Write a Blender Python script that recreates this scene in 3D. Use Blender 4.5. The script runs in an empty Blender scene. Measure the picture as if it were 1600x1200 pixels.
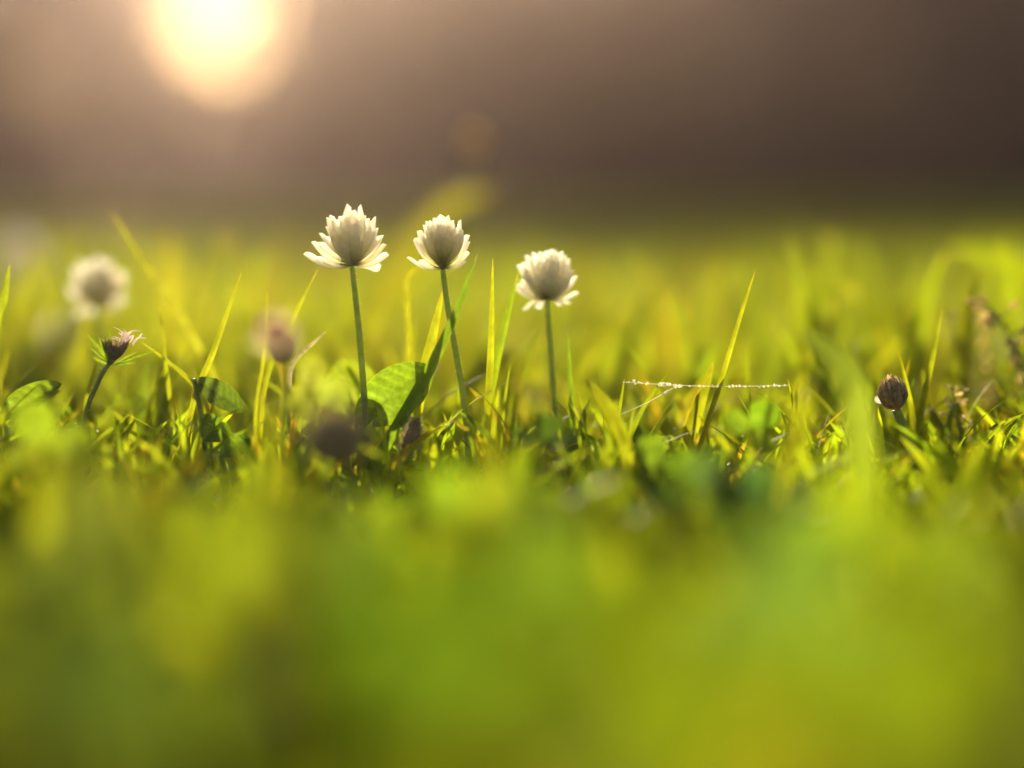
import bpy, math, random
import numpy as np
from mathutils import Vector, Matrix, Quaternion

random.seed(7)
RNG = np.random.default_rng(11)
sc = bpy.context.scene
COL = sc.collection
R = math.radians

# ------------------------------------------------------------------ camera
CAM_H = 0.068            # lens height over the lawn, metres
HORIZON = 325.0          # row of the horizon in the 1600x1200 photograph
LENS, SENSOR = 85.0, 36.0
FPX = LENS / SENSOR * 1600.0
FOCUS = 0.59
PITCH = math.atan((600.0 - HORIZON) / FPX)

cam = bpy.data.cameras.new('camera')
cam.lens = LENS
cam.sensor_width = SENSOR
cam.clip_start = 0.01
cam.clip_end = 500.0
cam.dof.use_dof = True
cam.dof.focus_distance = FOCUS
cam.dof.aperture_fstop = 3.05
cam_ob = bpy.data.objects.new('camera', cam)
COL.objects.link(cam_ob)
cam_ob.location = (0, 0, CAM_H)
cam_ob.rotation_euler = (R(90) - PITCH, 0, 0)
sc.camera = cam_ob

# ------------------------------------------------------------------ sky, sun, exposure
SUN_EL, SUN_AZ = R(10.0), R(-7.2)          # azimuth: from +Y, negative is to the left
world = bpy.data.worlds.new('World')
sc.world = world
world.use_nodes = True
wn = world.node_tree
for n in list(wn.nodes):
    wn.nodes.remove(n)
sky = wn.nodes.new('ShaderNodeTexSky')
sky.sky_type = 'NISHITA'
sky.sun_disc = False
sky.sun_elevation = SUN_EL
sky.sun_rotation = SUN_AZ
sky.dust_density = 3.0
sky.air_density = 1.2
bg = wn.nodes.new('ShaderNodeBackground')
bg.inputs['Strength'].default_value = 0.065
wo = wn.nodes.new('ShaderNodeOutputWorld')
wn.links.new(sky.outputs[0], bg.inputs[0])
wn.links.new(bg.outputs[0], wo.inputs[0])

sun = bpy.data.lights.new('sun', 'SUN')
sun.energy = 5.0
sun.angle = R(0.53)
sun.color = (1.0, 0.86, 0.60)
sun_ob = bpy.data.objects.new('sun', sun)
COL.objects.link(sun_ob)
sdir = Vector((math.sin(SUN_AZ) * math.cos(SUN_EL), math.cos(SUN_AZ) * math.cos(SUN_EL), math.sin(SUN_EL)))
sun_ob.rotation_euler = (-sdir).to_track_quat('-Z', 'Y').to_euler()
sun_ob.location = sdir * 30

sc.view_settings.view_transform = 'Standard'
sc.view_settings.look = 'None'
sc.view_settings.exposure = 0.92
sc.view_settings.gamma = 1.0
sc.render.engine = 'CYCLES'
sc.cycles.use_denoising = True
sc.cycles.use_adaptive_sampling = False
sc.cycles.max_bounces = 12
sc.cycles.diffuse_bounces = 6
sc.cycles.transmission_bounces = 10
sc.cycles.transparent_max_bounces = 24
sc.cycles.volume_bounces = 0
sc.cycles.sample_clamp_indirect = 6.0
sc.cycles.caustics_reflective = False
sc.cycles.caustics_refractive = False

# ------------------------------------------------------------------ helpers
_fwd = Vector((0, math.cos(PITCH), -math.sin(PITCH)))
_up = Vector((0, math.sin(PITCH), math.cos(PITCH)))
_rt = Vector((1, 0, 0))
CAM = Vector((0, 0, CAM_H))


def at(px, py, d):
    """The point of the place seen at a pixel of the photograph, d metres away."""
    return CAM + d * (_fwd + _rt * ((px - 800.0) / FPX) + _up * ((600.0 - py) / FPX))


def pxs(n, d):
    """The size in metres of n pixels at distance d."""
    return n * d / FPX


def tag(o, label=None, cat=None, group=None, kind=None):
    if label: o['label'] = label
    if cat: o['category'] = cat
    if group: o['group'] = group
    if kind: o['kind'] = kind
    return o


def empty(name, loc):
    o = bpy.data.objects.new(name, None)
    o.empty_display_size = 0.01
    COL.objects.link(o)
    o.location = loc
    return o


class MB:
    """Collects vertices, faces and a tint per vertex, then links them as one mesh object."""

    def __init__(self):
        self.v, self.f, self.c = [], [], []

    def add(self, verts, faces, tint=(1, 1, 1)):
        b = len(self.v)
        self.v += [tuple(p) for p in verts]
        self.f += [tuple(i + b for i in q) for q in faces]
        if tint and isinstance(tint[0], (tuple, list)):
            self.c += list(tint)
        else:
            self.c += [tint] * len(verts)

    def tube(self, path, radii, n=8, tint=(1, 1, 1)):
        path = [Vector(p) for p in path]
        rings, prev = [], None
        for i, p in enumerate(path):
            t = (path[min(i + 1, len(path) - 1)] - path[max(i - 1, 0)]).normalized()
            a = prev if prev else (Vector((0, 1, 0)) if abs(t.y) < 0.9 else Vector((1, 0, 0)))
            u = (a - t * a.dot(t)).normalized()
            prev = u
            w = t.cross(u)
            r = radii[i] if isinstance(radii, (list, tuple)) else radii
            rings.append([p + (u * math.cos(2 * math.pi * k / n) + w * math.sin(2 * math.pi * k / n)) * r for k in range(n)])
        vs = [q for ring in rings for q in ring] + [path[0], path[-1]]
        m = len(path)
        fs = []
        for i in range(m - 1):
            for k in range(n):
                fs.append((i * n + k, i * n + (k + 1) % n, (i + 1) * n + (k + 1) % n, (i + 1) * n + k))
        for k in range(n):
            fs.append((m * n, (k + 1) % n, k))
            fs.append((m * n + 1, (m - 1) * n + k, (m - 1) * n + (k + 1) % n))
        self.add(vs, fs, tint)

    def blob(self, c, rad, axis=Vector((0, 0, 1)), n=10, m=7, tint=(1, 1, 1), rough=0.0):
        """A lumpy ellipsoid: rad = (across, along the axis)."""
        q = Vector((0, 0, 1)).rotation_difference(axis.normalized())
        vs, fs = [], []
        for j in range(m + 1):
            ph = math.pi * j / m
            for k in range(n):
                th = 2 * math.pi * k / n
                k_r = 1 + rough * (random.random() - 0.5)
                p = Vector((math.sin(ph) * math.cos(th) * rad[0] * k_r, math.sin(ph) * math.sin(th) * rad[0] * k_r, -math.cos(ph) * rad[1] * k_r))
                vs.append(Vector(c) + q @ p)
        for j in range(m):
            for k in range(n):
                fs.append((j * n + k, j * n + (k + 1) % n, (j + 1) * n + (k + 1) % n, (j + 1) * n + k))
        self.add(vs, fs, tint)

    def build(self, name, mat, parent=None, smooth=True, origin=None):
        me = bpy.data.meshes.new(name)
        o0 = Vector(origin) if origin is not None else Vector((0, 0, 0))
        me.from_pydata([tuple(Vector(p) - o0) for p in self.v], [], self.f)
        at_ = me.color_attributes.new('tint', 'FLOAT_COLOR', 'POINT')
        at_.data.foreach_set('color', np.array([(c[0], c[1], c[2], 1.0) for c in self.c], dtype=np.float32).ravel())
        if smooth:
            me.polygons.foreach_set('use_smooth', [True] * len(me.polygons))
        me.materials.append(mat)
        me.update()
        ob = bpy.data.objects.new(name, me)
        COL.objects.link(ob)
        if parent:
            ob.parent = parent
        elif origin is not None:
            ob.location = o0
        return ob


def catmull(pts, n):
    """n points along a smooth curve through pts (tuples of any length)."""
    P = [np.array(p, dtype=float) for p in pts]
    P = [2 * P[0] - P[1]] + P + [2 * P[-1] - P[-2]]
    segs = len(P) - 3
    out = []
    for i in range(n):
        s = i / (n - 1) * segs
        k = min(int(s), segs - 1)
        t = s - k
        a, b, c, d = P[k:k + 4]
        out.append(0.5 * ((2 * b) + (c - a) * t + (2 * a - 5 * b + 4 * c - d) * t * t + (3 * b - a - 3 * c + d) * t ** 3))
    return out


# ------------------------------------------------------------------ materials
def nodes(name):
    m = bpy.data.materials.new(name)
    m.use_nodes = True
    nt = m.node_tree
    for n in list(nt.nodes):
        nt.nodes.remove(n)
    return m, nt, nt.nodes.new('ShaderNodeOutputMaterial')


def leafy(name, front, through, mix=0.5, rough=0.45, spec=0.35, scale=400.0, vary=0.35, sheen=0.0, streak=None, clear=0.0):
    """A thin surface: light reflected with one colour and let through with another, both mottled and multiplied by the mesh's own tint."""
    m, nt, out = nodes(name)
    N, L = nt.nodes.new, nt.links.new
    tint = N('ShaderNodeAttribute'); tint.attribute_name = 'tint'
    geo = N('ShaderNodeTexCoord')
    src = geo.outputs['Object']
    if streak:
        mp = N('ShaderNodeMapping'); mp.inputs['Scale'].default_value = streak
        L(src, mp.inputs['Vector']); src = mp.outputs['Vector']
    nz = N('ShaderNodeTexNoise'); nz.inputs['Scale'].default_value = scale; nz.inputs['Detail'].default_value = 4
    L(src, nz.inputs['Vector'])
    mr = N('ShaderNodeMapRange')
    mr.inputs['From Min'].default_value = 0.3; mr.inputs['From Max'].default_value = 0.7
    mr.inputs['To Min'].default_value = 1 - vary; mr.inputs['To Max'].default_value = 1 + vary
    L(nz.outputs['Fac'], mr.inputs['Value'])
    va = N('ShaderNodeVectorMath'); va.operation = 'SCALE'
    L(tint.outputs['Color'], va.inputs[0]); L(mr.outputs['Result'], va.inputs['Scale'])

    def col(c):
        mx = N('ShaderNodeVectorMath'); mx.operation = 'MULTIPLY'
        mx.inputs[0].default_value = c
        L(va.outputs['Vector'], mx.inputs[1])
        return mx.outputs['Vector']
    pb = N('ShaderNodeBsdfPrincipled')
    L(col(front), pb.inputs['Base Color'])
    pb.inputs['Roughness'].default_value = rough
    pb.inputs['Specular IOR Level'].default_value = spec
    pb.inputs['Sheen Weight'].default_value = sheen
    tr = N('ShaderNodeBsdfTranslucent')
    L(col(through), tr.inputs['Color'])
    ms = N('ShaderNodeMixShader'); ms.inputs['Fac'].default_value = mix
    L(pb.outputs[0], ms.inputs[1]); L(tr.outputs[0], ms.inputs[2])
    last = ms
    if clear:
        tp = N('ShaderNodeBsdfTransparent')
        tp.inputs['Color'].default_value = (1.0, 0.97, 0.90, 1)
        m2 = N('ShaderNodeMixShader'); m2.inputs['Fac'].default_value = clear
        L(ms.outputs[0], m2.inputs[1]); L(tp.outputs[0], m2.inputs[2])
        last = m2
    L(last.outputs[0], out.inputs['Surface'])
    return m


M_GRASS = leafy('grass_blade', (0.078, 0.125, 0.016), (0.42, 0.49, 0.008), 0.55, 0.58, 0.18, 260.0, 0.25)
M_LEAF = leafy('clover_leaf', (0.055, 0.105, 0.016), (0.26, 0.39, 0.010), 0.55, 0.5, 0.3, 700.0, 0.25)
M_PETAL = leafy('white_petal', (0.78, 0.77, 0.74), (0.98, 0.96, 0.86), 0.78, 0.5, 0.3, 900.0, 0.08, clear=0.40)
M_STEM = leafy('green_stem', (0.27, 0.31, 0.11), (0.48, 0.56, 0.09), 0.52, 0.4, 0.5, 500.0, 0.2, 0.6)
M_BROWN = leafy('dry_brown', (0.28, 0.22, 0.155), (0.38, 0.29, 0.16), 0.45, 0.6, 0.3, 900.0, 0.35, 0.3)
M_STRAW = leafy('straw', (0.66, 0.57, 0.38), (0.92, 0.80, 0.50), 0.72, 0.5, 0.3, 700.0, 0.3, 0.2)
M_PINK = leafy('pink_petal', (0.62, 0.46, 0.52), (0.86, 0.68, 0.68), 0.65, 0.5, 0.3, 900.0, 0.15, clear=0.25)
M_SHRUB = leafy('shrub_leaf', (0.095, 0.066, 0.058), (0.12, 0.075, 0.04), 0.25, 0.55, 0.3, 4.0, 0.4)
M_BARK = leafy('bark', (0.09, 0.065, 0.045), (0.0, 0.0, 0.0), 0.0, 0.8, 0.2, 20.0, 0.4)
M_DEW = leafy('dew', (0.9, 0.9, 0.85), (1.0, 0.98, 0.90), 0.85, 0.08, 1.0, 900.0, 0.05, clear=0.3)


def soil():
    m, nt, out = nodes('lawn_soil')
    N, L = nt.nodes.new, nt.links.new
    tc = N('ShaderNodeTexCoord')
    a = N('ShaderNodeTexNoise'); a.inputs['Scale'].default_value = 60; a.inputs['Detail'].default_value = 8
    b = N('ShaderNodeTexNoise'); b.inputs['Scale'].default_value = 1.6; b.inputs['Detail'].default_value = 4
    L(tc.outputs['Object'], a.inputs['Vector']); L(tc.outputs['Object'], b.inputs['Vector'])
    r1 = N('ShaderNodeValToRGB')
    r1.color_ramp.elements[0].color = (0.020, 0.022, 0.008, 1)
    r1.color_ramp.elements[1].color = (0.20, 0.165, 0.07, 1)
    r2 = N('ShaderNodeValToRGB')
    r2.color_ramp.elements[0].color = (0.045, 0.065, 0.014, 1)
    r2.color_ramp.elements[1].color = (0.085, 0.100, 0.022, 1)
    L(a.outputs['Fac'], r1.inputs['Fac']); L(b.outputs['Fac'], r2.inputs['Fac'])
    mx = N('ShaderNodeMix'); mx.data_type = 'RGBA'; mx.inputs['Factor'].default_value = 0.6
    L(r1.outputs['Color'], mx.inputs['A']); L(r2.outputs['Color'], mx.inputs['B'])
    pb = N('ShaderNodeBsdfPrincipled'); pb.inputs['Roughness'].default_value = 0.95
    pb.inputs['Specular IOR Level'].default_value = 0.1
    L(mx.outputs['Result'], pb.inputs['Base Color'])
    bp = N('ShaderNodeBump'); bp.inputs['Distance'].default_value = 0.004
    L(a.outputs['Fac'], bp.inputs['Height']); L(bp.outputs['Normal'], pb.inputs['Normal'])
    L(pb.outputs[0], out.inputs['Surface'])
    return m


# ------------------------------------------------------------------ the setting: ground
g = MB()
nx = 60
xs = [-200, -60, -20, -8, -3] + list(np.linspace(-1.2, 1.2, 49)) + [3, 8, 20, 60, 200]
ys = [-60, -5, -0.5] + list(np.linspace(0, 3, 61)) + [4, 6, 10, 20, 40, 90, 250]
for y in ys:
    for x in xs:
        near = max(0.0, 1 - math.hypot(x, y - 1) / 2.5)
        g.v.append((x, y, near * (0.0016 * math.sin(x * 31 + 1) * math.cos(y * 23) + 0.001 * math.sin(x * 90 + y * 70))))
        g.c.append((1, 1, 1))
w_ = len(xs)
for j in range(len(ys) - 1):
    for i in range(w_ - 1):
        g.f.append((j * w_ + i, j * w_ + i + 1, (j + 1) * w_ + i + 1, (j + 1) * w_ + i))
tag(g.build('ground', soil()), 'lawn soil under the grass reaching to the far shrubs', 'ground', kind='structure')


# ------------------------------------------------------------------ far shrubs along the lawn's edge
def shrub(x, y, w, h, tone, label, leaves=5200, size=0.10):
    root = empty('shrub', (x, y, 0))
    tag(root, label, 'shrub', 'shrubs along the far edge of the lawn')
    rr = np.random.default_rng(int((x + 60) * 100 + y * 7))
    lumps = [(((i % 4) / 3 - 0.5 + rr.uniform(-0.1, 0.1)) * 0.72 * w, rr.uniform(-0.3, 0.3) * w, ((i // 4) / 3 * 0.72 + 0.06 + rr.uniform(-0.05, 0.05)) * h, rr.uniform(0.21, 0.30)) for i in range(16)]
    mb = MB()
    for i in range(leaves):
        lx, ly, lz, lr = lumps[i % 16]
        v = rr.normal(size=3); v /= np.linalg.norm(v)
        rad = lr * rr.uniform(0.2, 1.0) ** 0.5
        c = Vector((lx + v[0] * rad * w, ly + v[1] * rad * w, max(0.05, lz + v[2] * rad * h * 0.75)))
        n = Vector(rr.normal(size=3)).normalized()
        u = n.orthogonal().normalized(); q = n.cross(u)
        s = size * rr.uniform(0.6, 1.4)
        k = rr.uniform(0.7, 1.35)
        t = tuple(k * a for a in tone)
        mb.add([c - u * s, c + q * s * 0.45 + n * s * 0.12, c + u * s, c - q * s * 0.45 + n * s * 0.12], [(0, 1, 2, 3)], t)
    mb.build('foliage', M_SHRUB, root, smooth=False)
    st = MB()
    for k in range(6):
        a = rr.uniform(0, 6.28)
        e = Vector((math.cos(a) * w * 0.3, math.sin(a) * w * 0.25, h * rr.uniform(0.55, 0.85)))
        st.tube([(0.05 * math.cos(a), 0.05 * math.sin(a), 0), e * 0.45 + Vector((0, 0, 0.1 * h)), e], [0.05, 0.03, 0.01], 6)
    st.build('trunk', M_BARK, root)


SHRUBS = [
    (-6.2, 20.0, 2.2, 4.1, (1.0, 0.9, 0.8), 'brown leafy shrub at the far left end of the shrub row'),
    (-4.12, 20.3, 2.0, 4.1, (1.1, 0.85, 0.75), 'reddish brown shrub just outside the bright gap, on its left'),
    (-2.45, 20.0, 1.1, 1.05, (1.1, 0.9, 0.7), 'lowest shrub of the row, in the bright sunlit gap'),
    (-1.52, 20.2, 0.85, 2.45, (1.2, 0.95, 0.72), 'narrow shrub bordering the bright gap on its right', 3200),
    (-0.32, 20.2, 1.7, 4.1, (1.25, 0.95, 0.72), 'warm brown shrub behind the two left sharp clover heads'),
    (1.15, 20.6, 1.9, 4.1, (1.35, 0.80, 0.66), 'reddest shrub of the row, behind the right hand clover head'),
    (2.7, 20.1, 2.0, 4.1, (1.2, 1.1, 1.4), 'grey brown shrub in the middle of the dark right half'),
    (4.2, 20.4, 2.0, 4.1, (1.2, 1.45, 2.7), 'slate grey shrub second from the right end of the row'),
    (5.8, 20.2, 2.2, 4.1, (1.15, 1.4, 2.8), 'purple grey shrub at the right end of the row'),
]
for s in SHRUBS:
    shrub(*s)
# a second rank some way behind them closes the view between the front shrubs
for x, w, h, tone, lab in [
    (-7.6, 2.8, 3.1, (0.9, 0.9, 0.8), 'dim shrub behind the row at its far left end'),
    (-5.15, 2.7, 3.0, (1.0, 0.85, 0.8), 'dim shrub behind the reddish brown shrub left of the gap'),
    (-2.8, 1.6, 1.4, (1.0, 0.85, 0.8), 'low dim shrub seen through the bright gap'),
    (-0.5, 2.6, 3.0, (1.1, 0.9, 0.75), 'dim shrub behind the warm brown shrub beside the gap'),
    (1.7, 2.6, 3.0, (1.1, 0.85, 0.8), 'dim shrub behind the reddest shrub'),
    (4.0, 2.8, 3.1, (0.85, 0.88, 1.0), 'dim shrub behind the slate grey shrub'),
    (6.4, 2.8, 3.1, (0.8, 0.85, 1.0), 'dim shrub behind the darkest shrub at the right end'),
]:
    shrub(x, 23.0, w, h, tone, lab, 5200, 0.12)


def sun_blocker():
    """Added sun blocker: a low flat crown over the gap shades the far lawn."""
    x, y = -1.45, 20.9
    root = empty('blocker_tree', (x, y, 0))
    tag(root, 'added sun blocking crown over the bright gap, shading the far lawn', 'blocker_tree')
    rr = np.random.default_rng(77)
    tk = MB()
    tk.tube([(0, 0, 0), (-0.05, 0, 1.2), (-0.15, 0, 2.3), (-0.4, 0, 2.8)], [0.07, 0.06, 0.05, 0.03], 8)
    tk.tube([(-0.15, 0, 2.3), (-0.7, 0.05, 2.7), (-1.5, 0, 2.85)], [0.045, 0.03, 0.01], 6)
    tk.tube([(-0.1, 0, 2.2), (0.25, 0.05, 2.6), (0.45, 0, 2.9)], [0.04, 0.025, 0.01], 6)
    tk.build('trunk', M_BARK, root)
    mb = MB()
    for i in range(5200):
        c = Vector((rr.uniform(-1.9, 0.5), rr.normal(0, 0.28), 0))
        c.z = rr.uniform(2.42 + 0.05 * math.sin(c.x * 9), 3.31 + 0.05 * math.sin(c.x * 7 + 1))
        n = Vector(rr.normal(size=3)).normalized()
        u = n.orthogonal().normalized(); q = n.cross(u)
        sz = 0.09 * rr.uniform(0.6, 1.4)
        k = rr.uniform(0.7, 1.35)
        mb.add([c - u * sz, c + q * sz * 0.45 + n * sz * 0.12, c + u * sz, c - q * sz * 0.45 + n * sz * 0.12], [(0, 1, 2, 3)], (1.1 * k, 0.95 * k, 0.75 * k))
    mb.build('crown', M_SHRUB, root, smooth=False)


sun_blocker()


def gap_softener():
    """Thin shrub added to soften the sky glow, leaves thinned round the middle."""
    root = empty('shrub', (-2.5, 20.75, 0))
    tag(root, 'thin see through shrub added to soften the bright gap', 'shrub', 'shrubs along the far edge of the lawn')
    rr = np.random.default_rng(5)
    mb = MB()
    for i in range(4600):
        x, z = rr.uniform(-0.95, 0.95), rr.uniform(0.2, 2.5)
        if rr.uniform() > max(0.62, 1 - math.exp(-((x - GAP[0]) / GAP[2]) ** 4 - ((z - GAP[1]) / GAP[3]) ** 2)):
            continue
        c = Vector((x, rr.normal(0, 0.2), z))
        n = Vector(rr.normal(size=3)).normalized()
        u = n.orthogonal().normalized(); q = n.cross(u)
        sz = 0.075 * rr.uniform(0.6, 1.4)
        k = rr.uniform(0.7, 1.35)
        mb.add([c - u * sz, c + q * sz * 0.45 + n * sz * 0.12, c + u * sz, c - q * sz * 0.45 + n * sz * 0.12], [(0, 1, 2, 3)], (1.1 * k, 0.9 * k, 0.7 * k))
    mb.build('foliage', M_SHRUB, root, smooth=False)
    st = MB()
    for dx in (-0.7, -0.35, 0.1, 0.5, 0.75):
        st.tube([(dx * 0.2, 0, 0), (dx * 0.7, 0.02, 1.0), (dx, 0, 2.3)], [0.025, 0.015, 0.004], 6)
    st.build('trunk', M_BARK, root)


GAP = (0.00, 1.9, 0.32, 0.52)
gap_softener()


# ------------------------------------------------------------------ the lawn's own grass, one mass
YEL, DRK, OLV, GRY = (1.75, 1.45, 0.4), (0.22, 0.28, 0.4), (0.48, 0.40, 0.8), (0.72, 0.80, 4.5)  # sward hues; the dark ones also put shade into the tint
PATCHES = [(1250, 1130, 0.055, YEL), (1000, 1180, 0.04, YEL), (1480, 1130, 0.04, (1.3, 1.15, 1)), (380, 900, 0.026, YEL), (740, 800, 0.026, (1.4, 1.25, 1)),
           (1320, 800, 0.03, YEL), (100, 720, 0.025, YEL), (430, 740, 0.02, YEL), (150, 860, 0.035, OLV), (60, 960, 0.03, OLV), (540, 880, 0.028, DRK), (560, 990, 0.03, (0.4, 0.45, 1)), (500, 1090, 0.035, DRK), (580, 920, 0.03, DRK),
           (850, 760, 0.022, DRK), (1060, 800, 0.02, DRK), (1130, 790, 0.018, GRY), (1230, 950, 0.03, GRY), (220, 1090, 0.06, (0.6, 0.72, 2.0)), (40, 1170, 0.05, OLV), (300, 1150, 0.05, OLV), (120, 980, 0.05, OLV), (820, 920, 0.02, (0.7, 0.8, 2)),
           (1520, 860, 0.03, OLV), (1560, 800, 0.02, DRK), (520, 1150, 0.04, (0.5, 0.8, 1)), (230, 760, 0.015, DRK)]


CLEAR = [(1420, .595, 40), (570, .59, 22), (725, .59, 22), (866, .61, 18), (345, .59, 40), (140, .59, 25), (640, .585, 28), (1060, .60, 70)]


def grass_field():
    V, F, C = [], [], []
    base = 0

    def batch(n, x, y, h, w, seg, lean, tint):
        nonlocal base
        az = RNG.uniform(0, 2 * math.pi, n)
        ln = lean * RNG.uniform(0.1, 1.0, n)
        face = RNG.uniform(0, math.pi, n)
        rows = seg + 1
        t = np.linspace(0, 1, rows)
        droop = RNG.uniform(1.5, 2.6, n)
        vs = np.zeros((n, rows, 3, 3))
        for r, tt in enumerate(t):
            off = ln * h * tt ** droop
            cx = x + np.cos(az) * off
            cy = y + np.sin(az) * off
            cz = h * (tt - 0.25 * ln * tt ** 2) - 0.002
            ww = w * (0.75 + 0.5 * tt) * np.sqrt(np.maximum(0.0, 1 - tt ** 2.2)) * 0.5 + 1e-5
            fx, fy = np.cos(face + 0.5 * tt), np.sin(face + 0.5 * tt)
            for k, sgn in enumerate((-1, 0, 1)):
                vs[:, r, k, 0] = cx + fx * ww * sgn - (fy * ww * 0.35 if sgn == 0 else 0)
                vs[:, r, k, 1] = cy + fy * ww * sgn + (fx * ww * 0.35 if sgn == 0 else 0)
                vs[:, r, k, 2] = cz
        for (px, dd, half) in CLEAR:          # the turf is thinner round these stalks
            hit = (np.abs(x / y - (px - 800) / FPX) < half / FPX) & (y > dd - 0.13) & (y < dd)
            vs[hit, :, :, 2] *= 0.45
        V.append(vs.reshape(-1, 3))
        idx = np.arange(n)[:, None] * rows * 3 + base
        fl = []
        for r in range(seg):
            for k in range(2):
                a = r * 3 + k
                fl.append(np.concatenate([idx + a, idx + a + 1, idx + a + 4, idx + a + 3], 1))
        F.append(np.concatenate(fl, 0))
        C.append(np.repeat(tint, rows * 3, 0))
        base += n * rows * 3

    def tints(n, x, y, dry=0.06):
        k = RNG.uniform(0.70, 1.25, (n, 1)) * (1 + 0.28 * np.sin(x / y * 26 + 3 * np.sin(y * 5)) * np.sin(y * 19 + x * 8))[:, None]
        hue = RNG.normal(0, 0.10, (n, 1)) + 0.12 * np.sin(x * 9 + 1.3)[:, None] * np.cos(y * 7)[:, None]
        c = np.concatenate([k * (1 + hue), k * np.ones((n, 1)), k * (1 + 0.3 * hue)], 1)
        d = RNG.uniform(0, 1, n) < dry
        c[d] = np.array([1.6, 1.05, 1.6]) * RNG.uniform(0.6, 1.2, (d.sum(), 1))
        # patches of paler, yellower or greyer sward, and shade painted in as darker tint: (column, row seen, reach in metres at unit distance, factors)
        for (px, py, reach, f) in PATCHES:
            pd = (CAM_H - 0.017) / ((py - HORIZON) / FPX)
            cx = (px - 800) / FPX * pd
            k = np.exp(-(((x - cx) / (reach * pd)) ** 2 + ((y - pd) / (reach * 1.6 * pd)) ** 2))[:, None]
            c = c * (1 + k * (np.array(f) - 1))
        return c

    def cap(h, x, y):
        """The mown height: the sward before the flowers is kept low, with a few longer blades."""
        top = 0.0175 + 0.0035 * np.sin(x * 62 + 1) * np.sin(y * 41) + 0.0025 * np.sin(x * 131 + 2) + RNG.normal(0, 0.0022, x.size)
        return np.clip(np.minimum(h, top), 0.007, 1)

    def strew(n, y0, y1, pad, p=1.0):
        y = y0 + (y1 - y0) * RNG.uniform(0, 1, n) ** p
        x = RNG.uniform(-1, 1, n) * (y * 0.225 + pad)
        return x, y
    # nearest the lens: short and dense
    x, y = strew(6500, 0.10, 0.52, 0.10)
    h = RNG.uniform(0.014, 0.034, x.size) * (0.85 + 0.3 * np.sin(x * 22 + 2) * np.sin(y * 17))
    h = cap(h, x, y)
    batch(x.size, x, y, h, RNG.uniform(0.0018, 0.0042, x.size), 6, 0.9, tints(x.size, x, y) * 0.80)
    # the band in focus: a little thinner so that the single stems stand clear
    x, y = strew(3200, 0.52, 0.72, 0.10)
    h = RNG.uniform(0.008, 0.026, x.size)
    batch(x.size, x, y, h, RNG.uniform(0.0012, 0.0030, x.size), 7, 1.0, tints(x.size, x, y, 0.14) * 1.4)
    x, y = strew(170, 0.565, 0.625, 0.05)
    batch(x.size, x, y, RNG.uniform(0.016, 0.036, x.size), RNG.uniform(0.0007, 0.0015, x.size), 10, 0.8, tints(x.size, x, y, 0.15) * 1.15)
    # beyond it
    x, y = strew(9000, 0.72, 1.6, 0.15)
    h = RNG.uniform(0.016, 0.040, x.size) * (0.8 + 0.35 * np.sin(x * 14 + 1) * np.sin(y * 6))
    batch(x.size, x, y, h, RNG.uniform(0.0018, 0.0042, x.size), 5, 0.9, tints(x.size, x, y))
    x, y = strew(420, 0.74, 1.5, 0.10)
    batch(x.size, x, y, RNG.uniform(0.036, 0.062, x.size), RNG.uniform(0.002, 0.0042, x.size), 6, 0.6, tints(x.size, x, y))
    x, y = strew(170, 0.61, 0.75, 0.05)
    batch(x.size, x, y, RNG.uniform(0.024, 0.043, x.size), RNG.uniform(0.0014, 0.0030, x.size), 8, 0.7, tints(x.size, x, y))
    x, y = strew(16000, 1.6, 5.5, 0.4, 1.2)
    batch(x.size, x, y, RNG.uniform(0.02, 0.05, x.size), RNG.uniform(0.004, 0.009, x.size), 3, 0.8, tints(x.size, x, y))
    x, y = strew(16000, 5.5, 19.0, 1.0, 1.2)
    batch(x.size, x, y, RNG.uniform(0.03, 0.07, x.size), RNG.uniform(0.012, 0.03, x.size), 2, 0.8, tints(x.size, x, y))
    V_, F_, C_ = np.concatenate(V), np.concatenate(F), np.concatenate(C)
    me = bpy.data.meshes.new('grass')
    me.vertices.add(len(V_)); me.vertices.foreach_set('co', V_.ravel())
    me.loops.add(F_.size); me.loops.foreach_set('vertex_index', F_.ravel().astype(np.int32))
    me.polygons.add(len(F_))
    me.polygons.foreach_set('loop_start', np.arange(0, F_.size, 4, dtype=np.int32))
    me.polygons.foreach_set('use_smooth', np.ones(len(F_), dtype=bool))
    at_ = me.color_attributes.new('tint', 'FLOAT_COLOR', 'POINT')
    at_.data.foreach_set('color', np.concatenate([C_, np.ones((len(C_), 1))], 1).astype(np.float32).ravel())
    me.materials.append(M_GRASS)
    me.update(calc_edges=True)
    o = bpy.data.objects.new('grass', me)
    COL.objects.link(o)
    tag(o, 'sunlit yellow green grass covering the whole lawn', 'grass', kind='stuff')


grass_field()


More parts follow.
